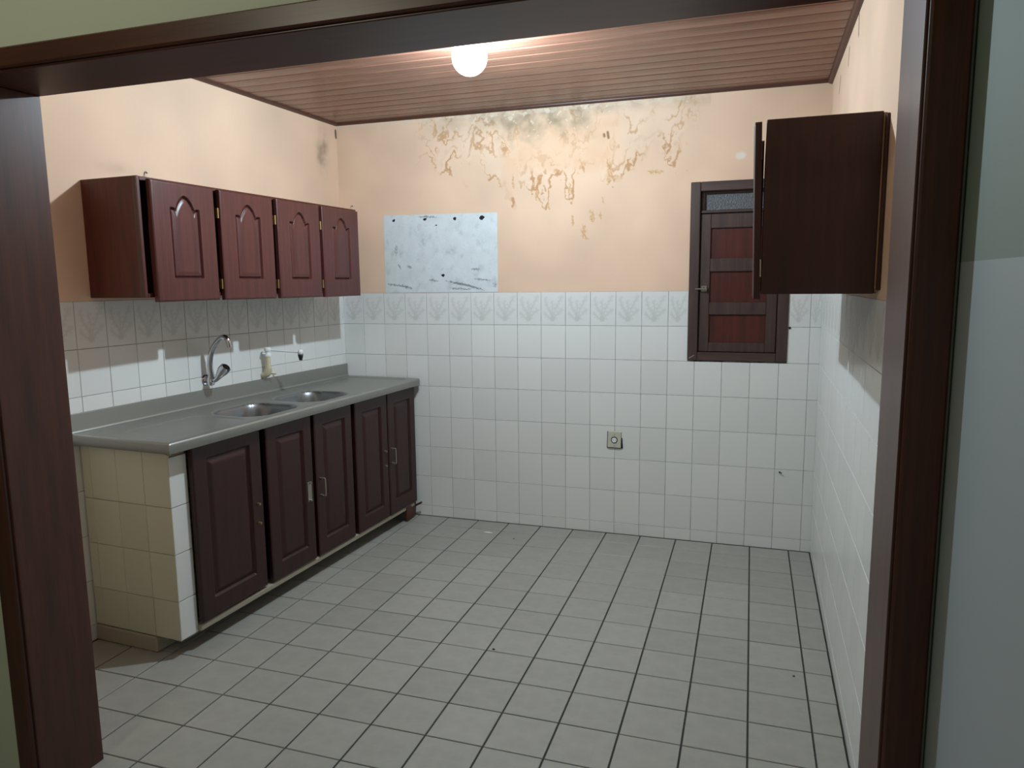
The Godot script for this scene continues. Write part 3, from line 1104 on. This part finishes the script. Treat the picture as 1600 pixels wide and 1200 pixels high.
func sd_round(p: Vector2, c: Vector2, half: Vector2, r: float) -> float:
	var q := (p - c).abs() - half + Vector2(r, r)
	return Vector2(max(q.x, 0.0), max(q.y, 0.0)).length() + min(max(q.x, q.y), 0.0) - r


func top_height(v: float, u: float) -> float:
	var p := Vector2(v, u)
	var h := 0.0
	# sunk field inside a raised rim
	var f := sd_round(p, Vector2(0.268, 0.975), Vector2(0.225, 0.93), 0.05)
	h -= 0.006 * (1.0 - smoothstep(-0.022, 0.0, f))
	# pressed draining board near the viewer's end
	var g := sd_round(p, Vector2(0.30, 1.635), Vector2(0.16, 0.215), 0.06)
	h -= 0.004 * (1.0 - smoothstep(-0.02, 0.0, g))
	for c in [1.215, 0.785]:
		var b := sd_round(p, Vector2(0.305, c), Vector2(0.158, 0.178), 0.11)
		h -= 0.145 * smoothstep(0.0, 0.045, -b) + 0.004 * smoothstep(-0.012, 0.004, -b) + 0.012 * smoothstep(0.04, 0.16, -b)
	return h


func build_worktop():
	var o := thing("sink_worktop", "long stainless steel worktop with two sunk bowls and a low upstand", "sink top", Vector3.ZERO, left_turn())
	var step := 0.0075
	var nu := int(TOP_U / step)
	var us := []
	for k in nu + 1:
		us.append(0.004 + (TOP_U - 0.004) * k / nu)
	var vs := []
	var v := 0.020
	while v < TOP_V - 0.012:
		vs.append(v)
		v += step
	vs.append(TOP_V - 0.012)
	# rounded nose at the front, turned down
	var nose := []
	for k in range(1, 7):
		var a := PI / 2 * k / 6.0
		nose.append(Vector2(TOP_V - 0.012 + 0.012 * sin(a), TOP_Y - 0.012 + 0.012 * cos(a)))
	nose.append(Vector2(TOP_V, TOP_Y - 0.043))
	nose.append(Vector2(TOP_V - 0.012, TOP_Y - 0.045))
	nose.append(Vector2(TOP_V - 0.03, TOP_Y - 0.043))
	# upstand against the wall, with a cove at its foot
	var back := [Vector2(0.002, TOP_Y + 0.078), Vector2(0.009, TOP_Y + 0.079), Vector2(0.012, TOP_Y + 0.076), Vector2(0.0125, TOP_Y + 0.012), Vector2(0.015, TOP_Y + 0.003)]
	var near := []      # the end is turned down the same way
	for k in range(1, 6):
		var a := PI / 2 * k / 5.0
		near.append(Vector2(TOP_U + 0.010 * sin(a), -0.010 + 0.010 * cos(a)))
	near.append(Vector2(TOP_U + 0.010, -0.043))
	near.append(Vector2(TOP_U - 0.012, -0.044))
	var V := PackedVector3Array()
	var I := PackedInt32Array()
	var cols := back.size() + vs.size() + nose.size()
	var rows := us.size() + near.size()
	for r in rows:
		var u: float = us[r] if r < us.size() else near[r - us.size()].x
		var drop: float = 0.0 if r < us.size() else near[r - us.size()].y
		for c in cols:
			if c < back.size():
				V.append(Vector3(back[c].x, back[c].y if r < us.size() else lerpf(back[c].y, TOP_Y, 0.0) + drop, u))
			elif c < back.size() + vs.size():
				var vv: float = vs[c - back.size()]
				V.append(Vector3(vv, TOP_Y + top_height(vv, min(u, TOP_U)) + drop, u))
			else:
				var p: Vector2 = nose[c - back.size() - vs.size()]
				V.append(Vector3(p.x, max(p.y + drop, TOP_Y - 0.045), u))
	var bowls := [PackedInt32Array(), PackedInt32Array()]
	for r in rows - 1:
		for c in cols - 1:
			var k := r * cols + c
			var q := [k, k + 1, k + cols + 1, k + cols]
			var t := [q[0], q[1], q[2], q[0], q[2], q[3]]
			var mid: Vector3 = (V[q[0]] + V[q[2]]) * 0.5
			var which := -1
			for b in 2:
				if sd_round(Vector2(mid.x, mid.z), Vector2(0.305, [1.215, 0.785][b]), Vector2(0.158, 0.178), 0.11) < 0.0:
					which = b
			if which < 0:
				I.append_array(t)
			else:
				bowls[which].append_array(t)
	var N := PackedVector3Array()
	N.resize(V.size())
	for set_ in [I, bowls[0], bowls[1]]:
		for k in range(0, set_.size(), 3):
			var n := (V[set_[k + 2]] - V[set_[k]]).cross(V[set_[k + 1]] - V[set_[k]])
			for e in 3:
				N[set_[k + e]] += n
	for k in N.size():
		N[k] = N[k].normalized()
	var made := []
	for set_ in [I, bowls[0], bowls[1]]:
		var map := {}
		var VV := PackedVector3Array()
		var NN := PackedVector3Array()
		var II := PackedInt32Array()
		for k in set_:
			if not map.has(k):
				map[k] = VV.size()
				VV.append(V[k])
				NN.append(N[k])
			II.append(map[k])
		var arr := []
		arr.resize(Mesh.ARRAY_MAX)
		arr[Mesh.ARRAY_VERTEX] = VV
		arr[Mesh.ARRAY_NORMAL] = NN
		arr[Mesh.ARRAY_INDEX] = II
		var m := ArrayMesh.new()
		m.add_surface_from_arrays(Mesh.PRIMITIVE_TRIANGLES, arr)
		made.append(m)
	obj("steel_top", made[0], M.steel, o)
	for b in 2:
		var bowl := obj("bowl", made[b + 1], M.bowl, o)
		var c: float = [1.215, 0.785][b]
		obj("drain", lathe([Vector2(0.0, 0.001), Vector2(0.012, 0.001), Vector2(0.02, 0.003), Vector2(0.034, 0.005), Vector2(0.039, 0.003), Vector2(0.04, 0.0)], 20), M.chrome, bowl, Vector3(0.305, TOP_Y + top_height(0.305, c) + 0.0005, c))


# ------------------------------------------------------------------ cabinets on the walls
func build_wall_cabinet():
	var o := thing("wall_cabinet", "long dark red wooden wall cabinet with four arched-panel doors above the sink", "cabinet", Vector3.ZERO, left_turn())
	var u0 := 0.285
	var u1 := 1.806
	var y0 := 1.437
	var y1 := 1.911
	var vF := 0.303
	obj("side_panel", span(Vector3(0.002, y0, u1 - 0.016), Vector3(vF, y1, u1), 0.002), M.side_wood, o)
	obj("side_panel", span(Vector3(0.002, y0, u0), Vector3(vF, y1, u0 + 0.016), 0.002), M.side_wood, o)
	obj("top_panel", span(Vector3(0.002, y1 - 0.016, u0 + 0.016), Vector3(vF, y1 - 0.001, u1 - 0.016), 0.001), M.side_wood, o)
	obj("bottom_panel", span(Vector3(0.002, y0 + 0.001, u0 + 0.016), Vector3(vF, y0 + 0.017, u1 - 0.016), 0.001), M.side_wood, o)
	obj("back_panel", span(Vector3(0.002, y0 + 0.017, u0 + 0.016), Vector3(0.008, y1 - 0.016, u1 - 0.016), 0.0), M.side_wood, o)
	obj("face_strip", span(Vector3(vF - 0.022, y0 + 0.002, u1 - 0.001), Vector3(vF - 0.001, y1 - 0.002, u1 + 0.002), 0.001), M.wood_v, o)
	for u in [1.4095, 1.0335, 0.661]:
		obj("partition", span(Vector3(0.008, y0 + 0.017, u - 0.008), Vector3(vF - 0.002, y1 - 0.016, u + 0.008), 0.001), M.side_wood, o)
	var dm := door_meshes(0.343, 0.482, 0.003, 0.080, -0.146, 0.138, 0.046)
	var mids := [1.597, 1.222, 0.845, 0.477]
	for k in 4:
		var door := obj("door", dm[0], M.door_wood, o, Vector3(0.331, 1.661 - 0.0015 * k, mids[k]), Basis(Vector3.UP, FACE_RIGHT + [0.02, -0.012, 0.008, 0.0][k]) * Basis(Vector3.BACK, [0.004, -0.002, 0.0, 0.002][k]))
		obj("door_panel", dm[1], M.door_wood, door)
		for y in [0.14, -0.17]:
			var hs := new_st()
			add_tube(hs, [Vector3(-0.174, y - 0.022, -0.014), Vector3(-0.174, y + 0.022, -0.014)], [0.0045, 0.0045], 8)
			add_box(hs, Vector3(-0.1735, y, -0.022), Vector3(0.003, 0.044, 0.012), 0.0005)
			if k > 0:
				obj("hinge", hs.commit(), M.brass, door)
	# small hooks left standing on the top edge
	for u in [1.752, 0.312]:
		var st := new_st()
		add_tube(st, bend([Vector3(0.29, y1 - 0.003, u), Vector3(0.29, y1 + 0.014, u), Vector3(0.297, y1 + 0.020, u), Vector3(0.304, y1 + 0.014, u)], 3), [0.003, 0.003, 0.003, 0.003, 0.003, 0.003, 0.003, 0.003, 0.003, 0.003], 8)
		add_tube(st, [Vector3(0.29, y1 - 0.002, u), Vector3(0.29, y1 + 0.004, u)], [0.009, 0.007], 10)
		obj("hook", st.commit(), M.chrome, o)


func build_small_wall_cabinet():
	# own axes: x out of the right wall to its left, seen in the room's axes: built in world, turned with the wall
	var o := thing("wall_cabinet", "short dark wooden wall cabinet on the right wall beside the window, end panel showing", "cabinet", Vector3(RIGHT_X, 0, 0), atan(SLANT_R) * -1.0)
	# local x is minus the distance from the wall
	var z0 := 1.02
	var z1 := 1.878
	var y0 := 1.440
	var y1 := 1.929
	var xF := -0.310
	obj("end_panel", span(Vector3(xF, y0, z1 - 0.018), Vector3(-0.012, y1, z1), 0.002), M.dark_wood, o)
	obj("end_panel", span(Vector3(xF, y0, z0), Vector3(-0.004, y1, z0 + 0.018), 0.002), M.dark_wood, o)
	obj("top_panel", span(Vector3(xF, y1 - 0.018, z0 + 0.018), Vector3(-0.004, y1 - 0.001, z1 - 0.018), 0.001), M.dark_wood, o)
	obj("bottom_panel", span(Vector3(xF, y0 + 0.001, z0 + 0.018), Vector3(-0.004, y0 + 0.018, z1 - 0.018), 0.001), M.dark_wood, o)
	obj("back_panel", span(Vector3(-0.011, y0 + 0.004, z0 + 0.018), Vector3(-0.003, y1 - 0.004, z1 - 0.004), 0.0), M.raw_wood, o)
	obj("hanging_batten", span(Vector3(-0.009, y0 + 0.01, z1 + 0.006), Vector3(-0.001, y1 - 0.012, z1 + 0.030), 0.001), M.dark_wood, o)
	obj("raw_edge", span(Vector3(-0.0125, y0 + 0.012, z1 - 0.016), Vector3(-0.003, y1 - 0.004, z1 - 0.001), 0.001), M.raw_wood, o)
	var spans := [[1.553, 1.872], [1.292, 1.543], [1.022, 1.272]]
	for k in 3:
		var s: Array = spans[k]
		var w: float = s[1] - s[0]
		var dm := door_meshes(w, 0.500, 0.008, w * 0.5 - 0.085, -0.155, 0.140, 0.046)
		var lean: float = 0.022 if k == 0 else 0.004
		var b := Basis(Vector3.BACK, lean) * Basis(Vector3.UP, -PI / 2)
		var door := obj("door", dm[0], M.dark_wood, o, Vector3(xF - 0.029 if k == 0 else xF - 0.025, 1.675 if k == 0 else 1.68, (s[0] + s[1]) * 0.5), b)
		obj("door_panel", dm[1], M.dark_wood, door)
		if k == 0:
			for y in [0.17, -0.16]:
				var hs := new_st()
				add_tube(hs, [Vector3(w * 0.5 + 0.004, y - 0.025, -0.022), Vector3(w * 0.5 + 0.004, y + 0.025, -0.022)], [0.0025, 0.0025], 8)
				obj("hinge", hs.commit(), M.dark_wood if y > 0.0 else M.dull_metal, door)


# ------------------------------------------------------------------ taps
func build_faucet():
	var o := thing("faucet", "chrome wall faucet with a tall curved spout and an angled knob", "faucet", left_at(-0.02, 1.02, 1.211), left_turn())
	# own origin: where it leaves the wall
	var st := new_st()
	var out_ := Basis(Vector3.BACK, -PI / 2)      # turns a lathe's axis from +y to +x
	add_lathe(st, [Vector2(0.0, 0.016), Vector2(0.014, 0.016), Vector2(0.026, 0.009), Vector2(0.029, 0.001)], Vector3(0.02, 0, 0), out_, 20)
	obj("wall_flange", st.commit(), M.chrome, o)
	st = new_st()
	add_tube(st, [Vector3(0.021, 0, 0), Vector3(0.035, 0.0, 0), Vector3(0.052, -0.002, 0), Vector3(0.07, 0.0, 0)], [0.013, 0.014, 0.019, 0.016], 14)
	add_tube(st, [Vector3(0.052, -0.026, 0), Vector3(0.052, -0.018, 0), Vector3(0.053, 0.0, 0), Vector3(0.055, 0.02, 0), Vector3(0.056, 0.045, 0)], [0.012, 0.018, 0.021, 0.017, 0.0125], 14)
	obj("body", st.commit(), M.chrome, o)
	st = new_st()
	var pts := bend([Vector3(0.055, 0.03, 0), Vector3(0.058, 0.09, 0.004), Vector3(0.078, 0.145, 0.008), Vector3(0.112, 0.188, 0.010), Vector3(0.148, 0.214, 0.010), Vector3(0.172, 0.214, 0.010), Vector3(0.186, 0.196, 0.010), Vector3(0.192, 0.166, 0.010)], 5)
	var rad := []
	for k in pts.size():
		rad.append(0.0135 - 0.0025 * k / pts.size())
	add_tube(st, pts, rad, 14)
	obj("spout", st.commit(), M.chrome, o)
	st = new_st()
	add_tube(st, [Vector3(0.06, -0.004, 0), Vector3(0.085, 0.004, 0), Vector3(0.10, 0.016, 0), Vector3(0.112, 0.03, 0), Vector3(0.135, 0.052, 0), Vector3(0.15, 0.066, 0), Vector3(0.154, 0.070, 0)], [0.011, 0.012, 0.014, 0.019, 0.028, 0.027, 0.020], 8)
	obj("knob", st.commit(), M.chrome, o)


func build_plastic_tap():
	var o := thing("plastic_tap", "small white plastic tap with thin arm and black tip, right of the chrome faucet", "tap", left_at(0.0, 1.04, 0.80), left_turn())
	var st := new_st()
	add_tube(st, bend([Vector3(0.004, -0.045, 0.0), Vector3(0.03, -0.036, 0.0), Vector3(0.042, -0.012, 0.0), Vector3(0.044, 0.012, 0.0)], 4), [0.016, 0.018, 0.019, 0.02, 0.021, 0.022, 0.022, 0.02, 0.018, 0.016, 0.0155, 0.015, 0.015], 14)
	add_tube(st, [Vector3(0.044, 0.01, 0), Vector3(0.044, 0.06, 0)], [0.0135, 0.0135], 14)
	add_tube(st, [Vector3(0.03, -0.03, -0.004), Vector3(0.06, -0.04, -0.04)], [0.009, 0.007], 10)
	obj("ivory_elbow", st.commit(), M.ivory, o)
	st = new_st()
	add_lathe(st, [Vector2(0.016, 0.058), Vector2(0.0165, 0.070), Vector2(0.013, 0.074), Vector2(0.013, 0.086), Vector2(0.018, 0.088), Vector2(0.018, 0.104), Vector2(0.014, 0.108), Vector2(0.0, 0.109)], Vector3(0.044, 0, 0), Basis.IDENTITY, 16)
	add_tube(st, [Vector3(0.044, 0.078, 0), Vector3(0.026, 0.074, 0.02)], [0.007, 0.006], 10)
	obj("white_head", st.commit(), M.white_plastic, o)
	st = new_st()
	add_tube(st, [Vector3(0.05, 0.092, -0.004), Vector3(0.208, 0.080, -0.058)], [0.005, 0.0045], 10)
	obj("arm", st.commit(), M.white_plastic, o)
	st = new_st()
	add_lathe(st, [Vector2(0.0, 0.016), Vector2(0.010, 0.015), Vector2(0.0135, 0.008), Vector2(0.0145, -0.010), Vector2(0.0, -0.0101)], Vector3(0.214, 0.078, -0.060), Basis.IDENTITY, 16)
	obj("nozzle", st.commit(), M.white_plastic, o)
	st = new_st()
	add_lathe(st, [Vector2(0.0, -0.0095), Vector2(0.014, -0.0098), Vector2(0.0135, -0.020), Vector2(0.009, -0.036), Vector2(0.009, -0.042), Vector2(0.0, -0.042)], Vector3(0.214, 0.078, -0.060), Basis.IDENTITY, 16)
	obj("black_tip", st.commit(), M.black_plastic, o)


# ------------------------------------------------------------------ lamps
func build_bulb():
	var o := thing("light_bulb", "bare glowing white bulb in a holder on the plank ceiling", "light bulb", Vector3(BULB.x, CEIL, BULB.z))
	obj("lamp_holder", lathe([Vector2(0.0, -0.03), Vector2(0.022, -0.03), Vector2(0.024, -0.012), Vector2(0.05, -0.009), Vector2(0.053, 0.0)], 24), M.white_plastic, o)
	var y := BULB.y - CEIL
	var r := 0.072
	var prof := [Vector2(0.0, y - r)]
	for k in range(1, 12):
		var a := -PI / 2 + PI * 0.66 * k / 11.0
		prof.append(Vector2(r * cos(a), y + r * sin(a)))
	prof.append(Vector2(0.040, y + 0.062))
	prof.append(Vector2(0.024, y + 0.068))
	prof.append(Vector2(0.0, y + 0.069))
	prof.reverse()
	obj("bulb", lathe(prof, 28), M.bulb, o).set_meta("label", "glowing white bulb")


func build_hall_lamp():
	var o := thing("ceiling_lamp", "plain round ceiling lamp in the hall behind the viewer", "lamp", Vector3(0.9, 2.85, 4.15))
	obj("base_plate", lathe([Vector2(0.0, -0.03), Vector2(0.06, -0.03), Vector2(0.07, 0.0)], 20), M.white_plastic, o)
	obj("stem", lathe([Vector2(0.012, -0.36), Vector2(0.012, -0.03)], 12), M.white_plastic, o)
	var prof := []
	for k in 13:
		var a := -PI / 2 + PI * k / 12.0
		prof.append(Vector2(0.075 * cos(a), -0.43 + 0.075 * sin(a)))
	prof.reverse()
	obj("globe", lathe(prof, 24), M.hall_bulb, o)


# ------------------------------------------------------------------ small things
func build_outlet():
	var o := thing("wall_outlet", "small grey plastic wall outlet set crooked low in the back wall tiles", "outlet", Vector3(1.759, 0.568, 0.0012))
	o.rotation = Vector3(-0.05, 0, -0.02)
	obj("broken_edge", box(Vector3(0.030, 0.062, 0.002), 0.0009), M.dark, o, Vector3(0.034, -0.018, 0.0012), Basis(Vector3.BACK, 0.1))
	obj("box_rim", box(Vector3(0.083, 0.098, 0.004), 0.0015), M.dark, o, Vector3(-0.001, -0.001, 0.002))
	obj("plate", box(Vector3(0.078, 0.096, 0.008), 0.003), M.outlet, o, Vector3(0.001, 0.002, 0.007))
	var turn := Basis(Vector3.RIGHT, PI / 2)
	var st := new_st()
	add_lathe(st, [Vector2(0.0145, 0.0005), Vector2(0.0145, 0.003), Vector2(0.018, 0.003), Vector2(0.0195, 0.0)], Vector3(0.001, 0.0, 0.011), turn, 24)
	obj("socket_ring", st.commit(), M.dark, o)
	st = new_st()
	add_lathe(st, [Vector2(0.0, 0.002), Vector2(0.0145, 0.002), Vector2(0.0145, 0.0)], Vector3(0.001, 0.0, 0.0112), turn, 24)
	obj("socket_face", st.commit(), M.white_plastic, o)
	for s in [-1, 1]:
		st = new_st()
		add_lathe(st, [Vector2(0.0, 0.0022), Vector2(0.0022, 0.0022), Vector2(0.0024, 0.0)], Vector3(0.001 + s * 0.0058, 0.0, 0.0124), turn, 10)
		obj("socket_hole", st.commit(), M.dark, o)
		st = new_st()
		add_lathe(st, [Vector2(0.0, 0.0016), Vector2(0.0036, 0.0012), Vector2(0.004, 0.0)], Vector3(0.002, s * 0.033, 0.011), turn, 12)
		obj("screw", st.commit(), M.dull_metal, o)


func lump(sz: Vector3, sd: int) -> ArrayMesh:
	var r := RandomNumberGenerator.new()
	r.seed = sd
	var st := new_st()
	var rings := []
	for j in 5:
		var a := -PI / 2 + PI * j / 4.0
		var ring := []
		for i in 8:
			var k := r.randf_range(0.75, 1.2)
			ring.append(Vector3(cos(a) * cos(TAU * i / 8) * sz.x * k, (sin(a) + 1.0) * sz.y * 0.5, cos(a) * sin(TAU * i / 8) * sz.z * k))
		rings.append(ring)
	for j in 4:
		for i in 8:
			var n := (i + 1) % 8
			var m: Vector3 = (rings[j][i] + rings[j + 1][n]) * 0.5 - Vector3(0, sz.y * 0.5, 0)
			quad(st, rings[j][i], rings[j][n], rings[j + 1][n], rings[j + 1][i], m)
	return st.commit()


func build_oddments():
	var a := obj("plaster_flake", lump(Vector3(0.028, 0.004, 0.009), 1), M.paper, self, Vector3(1.04, 0.0, 0.20))
	a.set_meta("label", "small white flake lying on the floor tiles near the back wall")
	a.set_meta("category", "debris")
	var p := [[Vector3(1.54, 0.0, 1.51), Vector3(0.007, 0.005, 0.004), "dark crumb on the floor in the middle of the kitchen"], [Vector3(2.69, 0.0, 1.37), Vector3(0.005, 0.004, 0.004), "tiny dark crumb on the floor close to the right wall"], [Vector3(1.22, 0.0, 0.26), Vector3(0.005, 0.004, 0.004), "tiny dark crumb on the floor right of the white flake"]]
	for k in 3:
		var o := obj("crumb", lump(p[k][1], 4 + k), M.crumb, self, p[k][0])
		o.set_meta("label", p[k][2])
		o.set_meta("category", "debris")
	var st := new_st()
	add_lathe(st, [Vector2(0.0, 0.006), Vector2(0.005, 0.005), Vector2(0.0065, 0.0)], Vector3.ZERO, Basis(Vector3.RIGHT, PI / 2), 12)
	var n := obj("wall_plug", st.commit(), M.dark, self, Vector3(2.690, 1.227, 0.0012))
	n.set_meta("label", "dark plug in the tiles just right of the window's lower corner")
	n.set_meta("category", "wall plug")
	st = new_st()
	add_tube(st, [Vector3(0, 0, 0.0), Vector3(0.0, 0.0, 0.01), Vector3(0.012, -0.002, 0.014)], [0.004, 0.004, 0.002], 8)
	n = obj("nail", st.commit(), M.crumb, self, Vector3(2.668, 0.44, 0.001))
	n.set_meta("label", "bent dark nail low in the back wall tiles near the right corner")
	n.set_meta("category", "nail")
